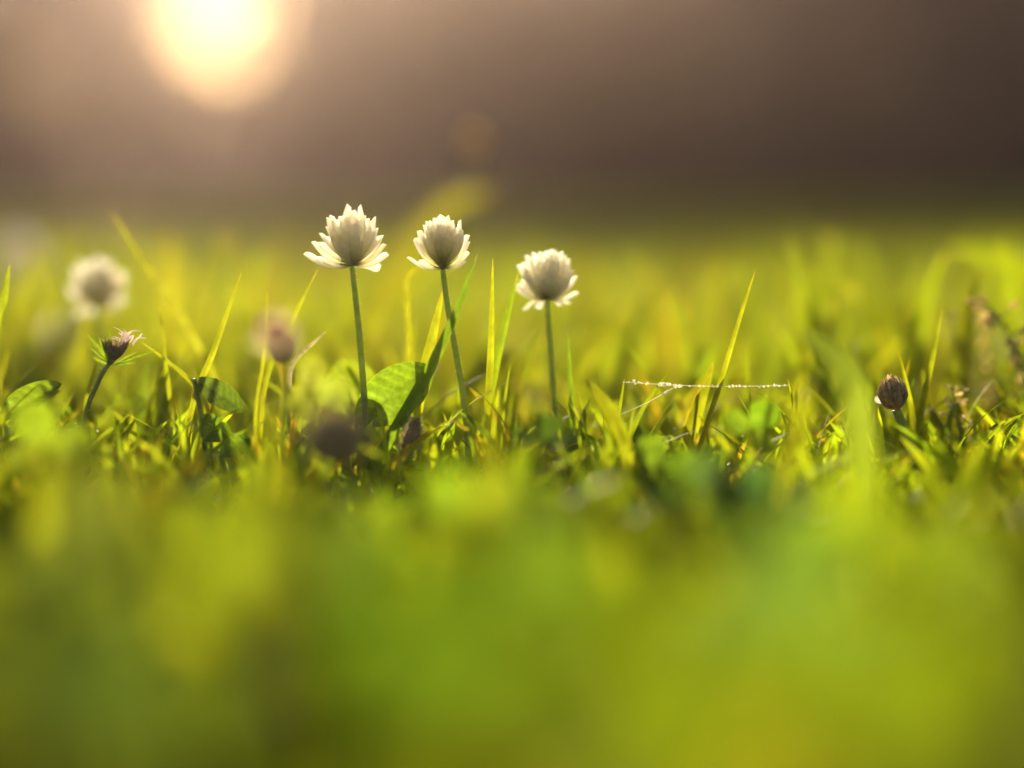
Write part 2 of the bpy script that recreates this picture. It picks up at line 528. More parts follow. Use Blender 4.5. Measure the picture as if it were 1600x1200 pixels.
# ------------------------------------------------------------------ single grass blades
def blade(label, pts, width, tint=(1, 1, 1), twist=0.3, spin=0.0, name='grass_blade', mat=None, group=None, root_to_ground=True, n=18, tip=1.6):
    """pts: (px, py, d) from the base to the tip, width in pixels of the photograph."""
    W = [at(*p) for p in pts]
    d0 = pts[0][2]
    if root_to_ground and W[0].z > 0.001:
        dirn = (W[0] - W[1]); dirn.z = 0
        k = W[0].z
        W = [Vector((W[0].x + dirn.x * 0.3, W[0].y + dirn.y * 0.3, -0.001))] + W
    path = [Vector(p) for p in catmull([tuple(p) for p in W], n)]
    o0 = path[0].copy()
    mb = MB()
    wm = pxs(width, d0) * 0.5
    vs, fs, cs = [], [], []
    for i, p in enumerate(path):
        t = i / (n - 1)
        tg = (path[min(i + 1, n - 1)] - path[max(i - 1, 0)]).normalized()
        view = (p - CAM).normalized()
        side = tg.cross(view).normalized()
        nrm = side.cross(tg).normalized()
        a = spin + twist * math.sin(t * 3.0 + spin * 5)
        u = side * math.cos(a) + nrm * math.sin(a)
        nn = tg.cross(u)
        w = wm * (0.55 + 0.9 * t if t < 0.5 else 1.0) * max(0.0, 1 - t ** (tip * 2)) ** 0.8 + 2e-5
        vs += [p - u * w, p - u * w * 0.5 + nn * w * 0.22, p + nn * w * 0.38, p + u * w * 0.5 + nn * w * 0.22, p + u * w]
        rib = 0.85
        dry = 1.0 + 0.9 * max(0, t - 0.93) / 0.07
        for q in (1.1, 1.0, rib, 1.0, 1.1):
            cs.append((tint[0] * q * dry, tint[1] * q * (1 + 0.25 * (dry - 1)), tint[2] * q * (1 + 3 * (dry - 1))))
    for i in range(n - 1):
        for k in range(4):
            fs.append((i * 5 + k, i * 5 + k + 1, i * 5 + k + 6, i * 5 + k + 5))
    mb.add(vs, fs, cs)
    o = mb.build(name, mat or M_GRASS, origin=o0)
    tag(o, label, name.split('_')[-1] if name != 'grass_blade' else 'grass blade', group)
    return o


BRIGHT, MID, DARK = (1.15, 1.05, 1.0), (0.95, 1.0, 1.0), (0.55, 0.75, 1.3)
# sharp, in the plane of the flowers
blade('straight bright blade with dry tip leaning right, above the small oval leaf', [(300, 640, .59), (335, 545, .59), (378, 424, .592)], 12, BRIGHT)
blade('short bright blade ending under the leftmost sharp clover head', [(415, 600, .60), (455, 505, .60), (497, 420, .602)], 9, BRIGHT)
blade('narrow upright blade with pointed tip, midway between two white clover heads', [(762, 650, .59), (767, 540, .59), (770, 402, .59)], 13, BRIGHT, 0.15)
blade('green blade leaning against the rightmost white clover head', [(762, 640, .602), (780, 545, .602), (811, 422, .604)], 17, (0.85, 1.0, 1.0), 0.4)
blade('long slim blade curving up alone to the right of the dewy thread', [(1088, 715, .59), (1125, 600, .59), (1155, 500, .59), (1180, 423, .59)], 9, BRIGHT, 0.2)
blade('long dark blade crossing in front of the middle clover stem', [(575, 740, .585), (652, 612, .583), (703, 510, .582), (747, 394, .582)], 21, DARK, 0.9, 0.5)
blade('broad yellow blade touching the middle clover stem', [(650, 650, .595), (668, 560, .594), (694, 446, .592)], 24, BRIGHT, 0.4)
blade('thin yellow blade bent over under the middle clover head', [(640, 620, .62), (637, 500, .62), (636, 432, .62), (668, 410, .615), (700, 402, .61)], 10, (1.2, 1.0, 1.0), 0.2)
blade('broad tapering blade rising through the dewy thread', [(1068, 715, .60), (1090, 640, .60), (1115, 565, .604)], 27, BRIGHT, 0.3)
blade('broad blade leaning left with pointed tip in front of the dewy thread', [(1010, 790, .555), (975, 690, .56), (945, 630, .565), (915, 592, .57)], 26, BRIGHT, 0.3)
blade('thin blade with needle tip behind the brown clover bud', [(1428, 720, .60), (1424, 640, .60), (1404, 548, .60)], 12, BRIGHT, 0.2)
blade('long thin blade to the right of the brown clover bud', [(1428, 720, .605), (1440, 640, .605), (1457, 560, .605), (1475, 470, .61)], 11, (1, 1, 1), 0.2)
blade('short blade fanning right at the foot of the brown clover bud', [(1490, 780, .59), (1465, 720, .59), (1440, 665, .59)], 16, BRIGHT, 0.3)
blade('lower of the two arching blades at the right edge', [(1482, 775, .59), (1520, 715, .59), (1560, 668, .59), (1602, 645, .59)], 8, (0.9, 1, 1), 0.3)
blade('upper of the two arching blades at the right edge', [(1488, 760, .585), (1520, 705, .585), (1552, 668, .587), (1588, 650, .59)], 8, (1, 1, 1), 0.3)
blade('faint thin blade left of the purple bud', [(400, 640, .575), (412, 560, .575), (418, 455, .575)], 6, BRIGHT, 0.1)
blade('thin blade dipping left over the small oval leaf', [(325, 640, .60), (300, 598, .60), (262, 565, .60), (221, 534, .60)], 8, BRIGHT, 0.2)
blade('thin upright blade left of the small oval leaf', [(268, 650, .61), (258, 560, .61), (249, 478, .61)], 7, BRIGHT, 0.2)
blade('narrow dark shoot beside the stem of the rightmost clover head', [(893, 650, .60), (890, 580, .60), (886, 515, .60)], 8, DARK, 0.2)
blade('short upright blade at the left edge above the folded leaf', [(-6, 520, .575), (6, 470, .575), (15, 412, .575)], 15, MID, 0.2)
blade('short blade crossing the foot of the middle clover', [(790, 720, .575), (760, 680, .575), (735, 655, .58), (712, 640, .58)], 10, DARK, 0.2)
blade('thin blade holding the near end of the beaded spider thread', [(962, 680, .59), (968, 640, .59), (976, 590, .589)], 7, MID, 0.2)
blade('thin blade holding the far end of the beaded spider thread', [(1246, 690, .59), (1242, 645, .59), (1231, 592, .589)], 7, MID, 0.2)
# a little beyond, soft
blade('long blurred blade leaning left over the small pink flower', [(345, 620, .64), (290, 505, .642), (225, 410, .646), (171, 325, .65)], 14, (1.2, 1.05, 2.0), 0.2)
blade('tall blunt blurred blade, tallest right of the dewy thread', [(1290, 620, .70), (1280, 510, .71), (1266, 412, .72)], 24, (1, 1.05, 1), 0.3)
blade('thin pale blurred blade next to the tall blunt blade', [(1285, 600, .69), (1298, 530, .69), (1302, 462, .69)], 12, (1.3, 1.1, 2), 0.3)
blade('thin blurred blade left of the tall blunt blade', [(1262, 640, .72), (1248, 540, .72), (1240, 460, .72)], 11, BRIGHT, 0.3)
blade('wide soft blade leaning right beyond the rightmost clover head', [(905, 620, .76), (965, 520, .78), (1035, 435, .80)], 44, BRIGHT, 0.2)
blade('pale soft blade with round tip right of the rightmost clover head', [(880, 640, .68), (930, 545, .69), (985, 478, .70)], 20, (1.1, 1, 1.2), 0.3)
blade('wide soft blade drooping in from the upper right corner of the lawn', [(1700, 520, .80), (1610, 430, .80), (1540, 395, .80), (1480, 388, .80)], 34, MID, 0.2)
blade('soft broad blade behind the middle clover leaning far right', [(560, 560, .86), (600, 460, .88), (650, 370, .90), (700, 318, .92), (768, 300, .93)], 46, (1.25, 1.02, 1.0), 0.2)
blade('soft slanting blade between the two left sharp clover heads', [(500, 620, .74), (570, 520, .75), (650, 440, .76), (715, 402, .77)], 26, BRIGHT, 0.2)
blade('soft upright blade in the glow left of the clover heads', [(262, 520, .80), (268, 430, .80), (262, 360, .80)], 26, (1.3, 1.05, 1.5), 0.2)
blade('soft bent blade in the glow over the straight bright blade', [(360, 560, .76), (375, 450, .77), (362, 360, .78)], 18, (1.2, 1.05, 1.2), 0.2)
blade('wide soft blade at the lower right of the clover group', [(720, 620, .70), (800, 560, .70), (850, 600, .70), (880, 640, .70)], 30, BRIGHT, 0.3)
blade('tall soft blade left of the tall blunt blade over the thread end', [(1190, 700, .66), (1225, 640, .66), (1262, 560, .67), (1290, 500, .68)], 28, BRIGHT, 0.3)
blade('soft broad yellow blade beside the seed head', [(1520, 760, .66), (1500, 640, .66), (1505, 520, .67), (1530, 420, .68)], 36, BRIGHT, 0.3)
# a little nearer than the flowers, soft
blade('pale grey green drooping blade left of the brown clover bud', [(1350, 800, .50), (1345, 680, .50), (1325, 590, .50), (1290, 545, .505), (1252, 520, .51)], 52, (0.8, 0.9, 3.2), 0.2)
blade('soft bright blade in front of the dewy thread end', [(1180, 860, .48), (1215, 760, .48), (1250, 660, .49), (1262, 600, .49)], 34, BRIGHT, 0.3)
blade('soft bright blade rising before the folded clover leaf', [(425, 860, .47), (432, 740, .47), (420, 620, .475)], 40, BRIGHT, 0.2)
blade('soft upright blade in front of the middle clover', [(770, 830, .46), (772, 740, .46), (762, 650, .47), (758, 560, .48)], 24, BRIGHT, 0.2)


# crowds of tall soft blades beyond the flowers
def stand(label, group, n, x0, x1, d0, d1, top0, top1, w0, w1, seed, tint=(0.85, 0.9, 1.0)):
    q = random.Random(seed)
    for _ in range(n):
        px, d = q.uniform(x0, x1), q.uniform(d0, d1)
        top, ln = q.uniform(top0, top1), q.uniform(-70, 90)
        k = q.uniform(0.55, 1.25)
        base = 325 + CAM_H * FPX / d
        blade(label, [(px, base - 6, d), (px + ln * 0.25, base * 0.6 + top * 0.4, d), (px + ln * 0.6, base * 0.25 + top * 0.75, d), (px + ln, top, d)],
              q.uniform(w0, w1), (tint[0] * k, tint[1] * k, tint[2]), q.uniform(0.1, 0.6), q.uniform(-0.4, 0.4), group=group)


stand('tall blurred blade in the soft stand at the right, beyond the brown bud', 'soft tall blades at the right', 38, 1180, 1640, .68, 1.0, 355, 520, 12, 32, 4)
stand('tall blurred blade in the golden glow at the left, beyond the pink flower', 'soft tall blades in the glow at the left', 20, -20, 470, .70, 1.0, 350, 500, 12, 26, 5, (1.15, 1.02, 1.1))
stand('blurred blade standing between and behind the three sharp clover heads', 'soft blades behind the clover heads', 18, 470, 1000, .67, .90, 430, 560, 12, 26, 6)
stand('blurred blade in the gap between the rightmost clover and the long slim blade', 'soft blades behind the dewy thread', 14, 900, 1240, .68, .95, 440, 560, 12, 26, 7)

# nearer still: a loose stand of single blades that melt into the foreground
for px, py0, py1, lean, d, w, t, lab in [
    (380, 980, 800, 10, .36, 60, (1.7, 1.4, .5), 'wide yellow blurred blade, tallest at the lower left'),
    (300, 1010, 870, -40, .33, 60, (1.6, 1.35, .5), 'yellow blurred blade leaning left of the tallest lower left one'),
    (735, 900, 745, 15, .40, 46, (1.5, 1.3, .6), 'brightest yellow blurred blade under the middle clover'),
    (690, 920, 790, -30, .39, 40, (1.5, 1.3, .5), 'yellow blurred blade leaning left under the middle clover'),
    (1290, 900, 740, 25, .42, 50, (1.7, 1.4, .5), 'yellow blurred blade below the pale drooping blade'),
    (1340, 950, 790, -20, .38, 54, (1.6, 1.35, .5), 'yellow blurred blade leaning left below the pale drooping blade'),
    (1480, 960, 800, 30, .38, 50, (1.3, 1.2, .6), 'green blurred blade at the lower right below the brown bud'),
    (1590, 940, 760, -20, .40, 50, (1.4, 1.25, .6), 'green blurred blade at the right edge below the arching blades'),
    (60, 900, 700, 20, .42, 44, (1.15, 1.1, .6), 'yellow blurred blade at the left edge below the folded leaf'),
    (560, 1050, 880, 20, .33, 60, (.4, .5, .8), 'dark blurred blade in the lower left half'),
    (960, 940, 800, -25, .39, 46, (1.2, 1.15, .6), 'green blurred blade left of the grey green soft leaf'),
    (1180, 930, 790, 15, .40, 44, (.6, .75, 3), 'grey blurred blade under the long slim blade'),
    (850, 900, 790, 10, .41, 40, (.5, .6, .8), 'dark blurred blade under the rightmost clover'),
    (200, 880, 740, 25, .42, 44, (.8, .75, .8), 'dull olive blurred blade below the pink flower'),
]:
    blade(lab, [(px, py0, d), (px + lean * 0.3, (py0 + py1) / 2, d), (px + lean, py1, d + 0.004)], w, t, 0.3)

# ------------------------------------------------------------------ clover leaves
def leaflet_mesh(mb, base, direction, normal, length, width, fold=0.25, tint=(1, 1, 1), teeth=True, curl=0.1, n=14, obovate=0.62):
    d = direction.normalized()
    nrm = (normal - d * normal.dot(d)).normalized()
    s = d.cross(nrm)
    vs, fs, cs = [], [], []
    cols = [-1, -0.92, -0.7, -0.45, -0.2, 0, 0.2, 0.45, 0.7, 0.92, 1]
    for i in range(n + 1):
        t = i / n
        e = (t ** (0.62 / (1.1 - obovate))) if obovate > 0.55 else t
        prof = math.sin(math.pi * min(1, max(0, e))) ** 0.62 if 0 < t < 1 else 0.0
        w = width * 0.5 * prof + 1e-5
        for c in cols:
            tt = t
            tooth = (1 + 0.018 * (1 if i % 2 else -1)) if (teeth and abs(c) == 1) else 1
            notch = -0.06 * length * max(0, t - 0.8) / 0.2 * (1 - abs(c)) if obovate > 0.55 else 0
            p = base + d * (length * tt + notch) + s * (w * c * tooth) + nrm * (fold * w * abs(c) + curl * length * (t * t - t * 0.3) + 0.015 * length * math.sin(t * 40 + abs(c) * 4) * (abs(c) * (1 - abs(c)) * 2))
            vs.append(p)
            vein = 0.72 if c == 0 else (1.22 if (i + int(abs(c) * 4)) % 3 == 0 else 0.92) * (1.35 if abs(c) == 1 else 1.0)
            chev = 1.0
            if 0.35 < t + 0.25 * abs(c) < 0.55 and abs(c) < 0.9:
                chev = 1.25
            cs.append((tint[0] * vein * chev, tint[1] * vein * chev, tint[2] * vein * (chev ** 3)))
    m = len(cols)
    for i in range(n):
        for k in range(m - 1):
            fs.append((i * m + k, i * m + k + 1, (i + 1) * m + k + 1, (i + 1) * m + k))
    mb.add(vs, fs, cs)


def clover_leaf(label, px, py, d, size, facing=(0, -0.5, 0.8), roll=0.0, tint=(1, 1, 1), fold=0.3, group=None, n_leaf=3, foot=None, obovate=0.62, aspect=0.9):
    """A trefoil whose centre shows at (px, py); size: leaflet length in pixels there."""
    c = at(px, py, d)
    L_ = pxs(size, d)
    ft = Vector((c.x + (foot[0] if foot else random.uniform(-0.006, 0.006)), c.y + (foot[1] if foot else random.uniform(0, 0.008)), -0.001))
    root = empty('clover_leaf', ft)
    tag(root, label, 'clover leaf', group)
    st = MB()
    mid = (c + ft) * 0.5 + Vector((random.uniform(-0.002, 0.002), 0, 0.002))
    st.tube([p - np.array(ft) for p in catmull([tuple(ft), tuple(mid), tuple(c)], 8)], 0.00055, 6)
    st.build('petiole', M_STEM, root)
    f = Vector(facing).normalized()
    u = f.orthogonal().normalized()
    u.rotate(Quaternion(f, roll))
    for k in range(n_leaf):
        dv = u.copy(); dv.rotate(Quaternion(f, k * 2 * math.pi / 3))
        mb = MB()
        kk = random.uniform(0.9, 1.1)
        leaflet_mesh(mb, c - ft, (dv + f * 0.25), f, L_ * kk, L_ * aspect * kk, fold, tuple(a * random.uniform(0.9, 1.1) for a in tint), obovate=obovate)
        mb.build('leaflet', M_LEAF, root)
    return root


def single_leaf(label, base, tip, width, normal, fold=0.3, tint=(1, 1, 1), obovate=0.5, foot=(0, 0.004), curl=0.05, name='clover_leaf', cat='clover leaf'):
    """A leaf of which one leaflet shows: base and tip as (px, py, d)."""
    a, b = at(*base), at(*tip)
    ft = Vector((a.x + foot[0], a.y + foot[1], -0.001))
    root = empty(name, ft)
    tag(root, label, cat)
    st = MB()
    st.tube([p - np.array(ft) for p in catmull([tuple(ft), tuple((a + ft) * 0.5 + Vector((0.001, 0, 0))), tuple(a)], 8)], 0.0006, 6)
    st.build('petiole', M_STEM, root)
    mb = MB()
    leaflet_mesh(mb, a - ft, b - a, Vector(normal), (b - a).length, pxs(width, base[2]), fold, tint, obovate=obovate, n=24, curl=curl)
    mb.build('leaflet', M_LEAF, root)
    return root


single_leaf('largest sharp clover leaf, veined and upright beside the left clover stem', (556, 662, .59), (674, 574, .594), 84, (0.15, -1, 0.35), 0.25, (1.0, 1.05, 1))
single_leaf('clover leaf half hidden behind the left clover stem', (575, 650, .625), (528, 566, .63), 84, (-0.2, -1, 0.3), 0.2, (1.5, 1.25, 1.5))
single_leaf('small dark oval leaf tilted down right under the straight bright blade', (303, 592, .588), (381, 645, .588), 46, (0.3, -0.9, 0.6), 0.25, (0.6, 0.62, 1.2), foot=(0.002, 0.006))
single_leaf('folded green leaf at the left edge of the lawn', (-8, 660, .585), (98, 602, .588), 52, (0.0, -0.7, 0.8), 0.5, (1.0, 1.0, 1))
single_leaf('curled leaf end below the folded leaf at the left edge', (10, 665, .578), (98, 612, .58), 20, (0.0, -0.4, 0.9), 0.6, (1.2, 1.1, 1.5))
single_leaf('round leaf with a pale edge under the small oval leaf', (318, 690, .585), (348, 655, .588), 60, (0.1, -1, 0.5), 0.2, (0.9, 1.0, 1), obovate=0.62)
single_leaf('low leaf right of the round pale edged leaf', (345, 712, .58), (392, 684, .583), 44, (0.1, -0.8, 0.7), 0.3, (0.8, 1.0, 1))
single_leaf('rounded leaf behind the broad left leaning blade', (908, 745, .60), (912, 676, .60), 58, (0, -1, 0.3), 0.15, (0.9, 1.0, 1), obovate=0.62)
single_leaf('toothed leaf just right of the broad left leaning blade', (950, 720, .61), (1000, 668, .612), 60, (0, -0.9, 0.6), 0.3, (0.7, 0.9, 1))
single_leaf('pale rounded leaf tip at the foot of the long slim blade', (1040, 730, .60), (1048, 680, .60), 52, (0, -1, 0.5), 0.2, (1.2, 1.1, 1), obovate=0.62)
single_leaf('green leaf at the right edge beside the arching blades', (1598, 800, .585), (1592, 660, .588), 60, (-0.4, -1, 0.2), 0.2, (1.1, 1.05, 1))
single_leaf('blue grey leaf lying low under the arching blades', (1530, 745, .61), (1606, 735, .60), 50, (0, -0.5, 1), 0.2, (0.7, 0.9, 4))

SOFT = 'soft focus clover leaves before the flowers'
clover_leaf('bright green soft leaf before the toothed leaf and the slim blade', 1035, 735, .535, 62, (0.1, -0.8, 0.5), 0.3, (0.95, 1.0, 1), 0.2, SOFT, foot=(0.002, 0.01))
clover_leaf('bright green soft leaf right of the long slim blade', 1175, 670, .545, 50, (0.1, -0.8, 0.5), 1.0, (1.1, 1.1, 1), 0.2, SOFT)
clover_leaf('dark soft leaf at the foot of the rightmost clover', 850, 690, .53, 60, (0, -0.4, 0.9), 0.5, (0.55, 0.7, 1), 0.2, SOFT)
clover_leaf('grey green soft leaf below the long slim blade', 1130, 775, .48, 85, (0, -0.7, 0.6), 0.2, (0.55, 0.72, 3.0), 0.15, SOFT)
clover_leaf('dark soft leaf left of the grey green soft leaf', 1060, 790, .47, 60, (0, -0.3, 0.9), 0.7, (0.5, 0.6, 1), 0.2, SOFT)
clover_leaf('bright soft leaf at the left edge below the folded leaf', 70, 700, .50, 85, (0.1, -0.8, 0.5), 0.1, (1.3, 1.2, 1), 0.2, SOFT)
clover_leaf('pale soft leaf in front of the leaf half hidden by the left stem', 490, 610, .53, 60, (0.2, -0.9, 0.3), 0.0, (1.7, 1.25, 3), 0.2, SOFT)
clover_leaf('yellow soft leaf under the middle clover', 740, 805, .42, 90, (0, -0.8, 0.5), 0.6, (1.25, 1.1, 1), 0.2, SOFT)
NEAR = 'large blurred clover leaves nearest the lens'
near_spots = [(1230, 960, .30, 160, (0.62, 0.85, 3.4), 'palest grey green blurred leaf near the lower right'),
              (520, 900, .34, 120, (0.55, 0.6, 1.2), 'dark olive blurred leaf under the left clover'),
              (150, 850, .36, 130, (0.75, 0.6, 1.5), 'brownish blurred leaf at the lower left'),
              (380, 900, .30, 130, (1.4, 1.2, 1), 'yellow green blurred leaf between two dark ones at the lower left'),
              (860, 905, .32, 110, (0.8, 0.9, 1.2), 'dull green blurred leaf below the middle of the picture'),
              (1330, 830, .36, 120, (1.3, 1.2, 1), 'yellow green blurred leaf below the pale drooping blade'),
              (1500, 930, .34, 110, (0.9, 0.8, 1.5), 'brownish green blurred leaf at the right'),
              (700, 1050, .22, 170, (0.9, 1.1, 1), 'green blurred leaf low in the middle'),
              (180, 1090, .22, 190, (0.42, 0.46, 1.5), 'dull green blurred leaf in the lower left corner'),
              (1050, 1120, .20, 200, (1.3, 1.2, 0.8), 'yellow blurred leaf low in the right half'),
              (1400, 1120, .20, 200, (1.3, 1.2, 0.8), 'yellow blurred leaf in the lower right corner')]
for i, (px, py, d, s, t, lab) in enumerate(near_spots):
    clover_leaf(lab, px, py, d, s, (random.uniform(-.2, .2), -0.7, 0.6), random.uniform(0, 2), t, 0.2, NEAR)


# ------------------------------------------------------------------ white clover flowers
def petal(mb, base, axis, out, L_, W_, cup=0.25, bend=0.15, fold=0.5, warm=0.5, n=14, droop=0.0):
    """A boat-shaped petal from base along axis; 'out' points away from the flower's middle."""
    a = axis.normalized()
    o = (out - a * out.dot(a)).normalized()
    s = a.cross(o)
    cols = [-1, -0.62, -0.3, 0, 0.3, 0.62, 1]
    wrap = R(40 + 70 * fold)
    vs, fs, cs = [], [], []
    for i in range(n + 1):
        t = i / n
        prof = 0.30 + 0.74 * min(1.0, t / 0.74) ** 1.4
        if t > 0.76:
            q = (t - 0.76) / 0.24
            prof *= max(0.0, 1 - q ** 2.0) ** 0.55
        w = W_ * 0.5 * prof + 1e-5
        z = -bend * L_ * (t * t) + bend * 1.15 * L_ * math.sin(math.pi * t) * 0.6 - droop * L_ * t * t
        for c in cols:
            th = c * wrap
            p = base + a * (L_ * t) + s * (w * math.sin(th)) + o * (z + w * (math.cos(th) - 1))
            vs.append(p)
            g_ = max(0.0, 1 - t * 1.35)
            cs.append((1 - 0.30 * warm * g_, 1 - 0.28 * warm * g_, 1 - 0.85 * warm * g_))
    m = 7
    for i in range(n):
        for k in range(m - 1):
            fs.append((i * m + k, i * m + k + 1, (i + 1) * m + k + 1, (i + 1) * m + k))
    mb.add(vs, fs, cs)


def clover_flower(label, head, stem_pts, d, style, size=1.0, seed=1, group=None, florets=None, tone=(1, 1, 1), warm=0.6, stem_w=10, full=True):
    """head: (px, py) of the point where stem and head meet; stem_pts go down from it. style: list of rings (count, angle from upright, length px, width px, jitter)."""
    rr = random.Random(seed)
    c = at(head[0], head[1], d)
    pts = [c] + [at(p[0], p[1], p[2] if len(p) > 2 else d) for p in stem_pts]
    ft = Vector((pts[-1].x + (pts[-1].x - pts[-2].x) * 0.4, pts[-1].y, -0.001))
    pts.append(ft)
    root = empty('clover_flower', ft)
    tag(root, label, 'flower', group)
    st = MB()
    path = catmull([tuple(p) for p in reversed(pts)], 20)
    rads = [pxs(stem_w, d) * 0.5 * (1.06 - 0.24 * i / 19 + 0.025 * math.sin(i * 1.7 + seed)) for i in range(20)]
    st.tube([p - np.array(ft) for p in path], rads, 10)
    # the fine down of the stem
    hairs = 240 if full else 0
    for _ in range(hairs):
        i = rr.randrange(3, 19)
        p = Vector(path[i]) - ft
        q = Vector((rr.gauss(0, 1), rr.gauss(0, 1), rr.gauss(0, 0.5) + 0.2)).normalized()
        b = p + q * rads[i] * 0.9
        e = p + q * (rads[i] + rr.uniform(0.0002, 0.0007))
        st.tube([b, e], [0.00005, 0.000015], 3, (1.7, 1.6, 3))
    st.build('stem', M_STEM, root)
    ax = (Vector(path[-1]) - Vector(path[-4])).normalized()
    ax = (ax * 0.5 + Vector((0, 0, 1)) * 0.7).normalized()
    e1 = ax.orthogonal().normalized(); e2 = ax.cross(e1)
    k_mm = pxs(1, d) * size
    cal = MB()
    cal.blob(c - ft + ax * 9 * k_mm, (6 * k_mm, 9 * k_mm), ax, 12, 8, (0.9, 1.0, 1.2), 0.1)
    n_, rx, hc, rz, pmax, wd, extras = style
    florets_ = []
    for k in range(n_):
        v = (k + 0.5) / n_
        ph = math.acos(1 - v * (1 - math.cos(R(pmax)))) + R(rr.uniform(-5, 5))
        th = k * 2.39996 + rr.uniform(-0.2, 0.2)
        rad = e1 * math.cos(th) + e2 * math.sin(th)
        q = rr.uniform(0.80, 1.13)
        tipv = rad * (rx * math.sin(ph) * q) + ax * (hc + rz * math.cos(ph) * q)
        florets_.append((tipv, ax * (20 * max(0.0, math.cos(ph * 0.8)) ** 1.5), rad, rr.uniform(0.06, 0.22)))
    for (dx, dz, dy) in extras:
        tipv = _rt * dx + _up * dz + _fwd * dy
        rad = (tipv - ax * tipv.dot(ax)).normalized()
        florets_.append((tipv, ax * 2.0, rad, 0.17))
    for tipv, basev, rad, bend in florets_:
        axis = (tipv - basev).normalized()
        out = rad - axis * rad.dot(axis)
        if out.length < 0.05:
            out = axis.orthogonal()
        out = (out.normalized() - ax * 0.3 * (1 if rad.dot(axis) > 0.7 else 0))
        b = c - ft + basev * k_mm
        L_ = (tipv - basev).length * k_mm
        # bend draws the tip inward; aim a little outward so that it ends where it should
        mb = MB()
        petal(mb, b, (axis + out.normalized() * bend * 0.6).normalized(), out, L_, wd * k_mm * rr.uniform(0.85, 1.12), bend=bend, fold=rr.uniform(0.5, 1.0), warm=warm, n=14)
        if rr.random() < 0.035:
            mb.c = [(x * 0.85, y * 0.72, z * 0.55) for x, y, z in mb.c]      # a floret going brown
        if tone != (1, 1, 1):
            mb.c = [(x * tone[0], y * tone[1], z * tone[2]) for x, y, z in mb.c]
        mb.build('petal', M_PETAL, root)
        if full:
            # green calyx tube with teeth at the foot of the floret
            cal.tube([b - axis * 2 * k_mm, b + axis * L_ * 0.12, b + axis * L_ * 0.24], [1.2 * k_mm, 1.6 * k_mm, 1.4 * k_mm], 6, (1.1, 1.0, 1.4))
            for q in range(3):
                o_ = out.normalized()
                tt = o_ * math.cos(q * 2.1) + axis.cross(o_) * math.sin(q * 2.1)
                cal.tube([b + axis * L_ * 0.22 + tt * 2 * k_mm, b + axis * L_ * 0.40 + tt * 2.6 * k_mm], [0.7 * k_mm, 0.15 * k_mm], 3, (1.4, 1.2, 1.6))
    cal.build('calyx', M_STEM, root)
    return root


# florets, half width px, height of the middle, half height, how far round (degrees), floret width px, single stray petals (x, up, away)
STY_OPEN = (50, 52, 42, 45, 98, 19, [(-76, 14, -6), (-66, 34, 4), (-60, 8, 14), (56, 30, -4), (58, 14, 6), (52, 46, 2), (-44, 2, -14), (44, 4, 12), (-14, 97, -2), (20, 96, 2), (-40, 78, 0), (42, 76, 0)])
STY_CUP = (44, 44, 44, 38, 86, 19, [(-59, 16, 2), (-50, 44, -6), (46, 42, 0), (44, 24, 10), (38, 10, -8), (-40, 8, 8), (-6, 88, 2), (15, 86, -2), (34, 78, 0), (-32, 76, 0)])
STY_BALL = (70, 49, 38, 42, 118, 15, [(-40, -12, -6), (-50, 12, 8), (24, -6, -8), (50, 6, 2), (38, -2, 12), (-20, -8, 12)])
clover_flower('widest white clover head, open with spreading lower petals, leftmost of the sharp three', (550, 417), [(556, 470), (563, 540), (570, 640, .588)], .586, STY_OPEN, 1.0, 3, stem_w=10.5)
clover_flower('cup shaped creamy white clover head, middle of the sharp three', (692, 422), [(698, 470), (712, 550), (728, 650, .592)], .592, STY_CUP, 0.98, 5, warm=1.0, stem_w=10.5)
clover_flower('rounded white clover head with drooping lower petals, rightmost of the sharp three', (855, 468), [(858, 520), (863, 590), (866, 650)], .612, STY_BALL, 1.0, 9, stem_w=10)
clover_flower('blurred white clover head near the left edge above the pink flower', (152, 478), [(150, 530), (146, 620, .71)], .70, STY_BALL, 0.95, 13, stem_w=11, full=False)
clover_flower('faint pale clover head low at the left, under the blurred one', (90, 545), [(92, 600), (96, 640, .80)], .80, STY_CUP, 0.62, 15, full=False)
clover_flower('very blurred pale clover head at the left edge, farthest of all', (30, 425), [(30, 470), (32, 520, 1.12)], 1.10, STY_BALL, 0.80, 17, full=False)


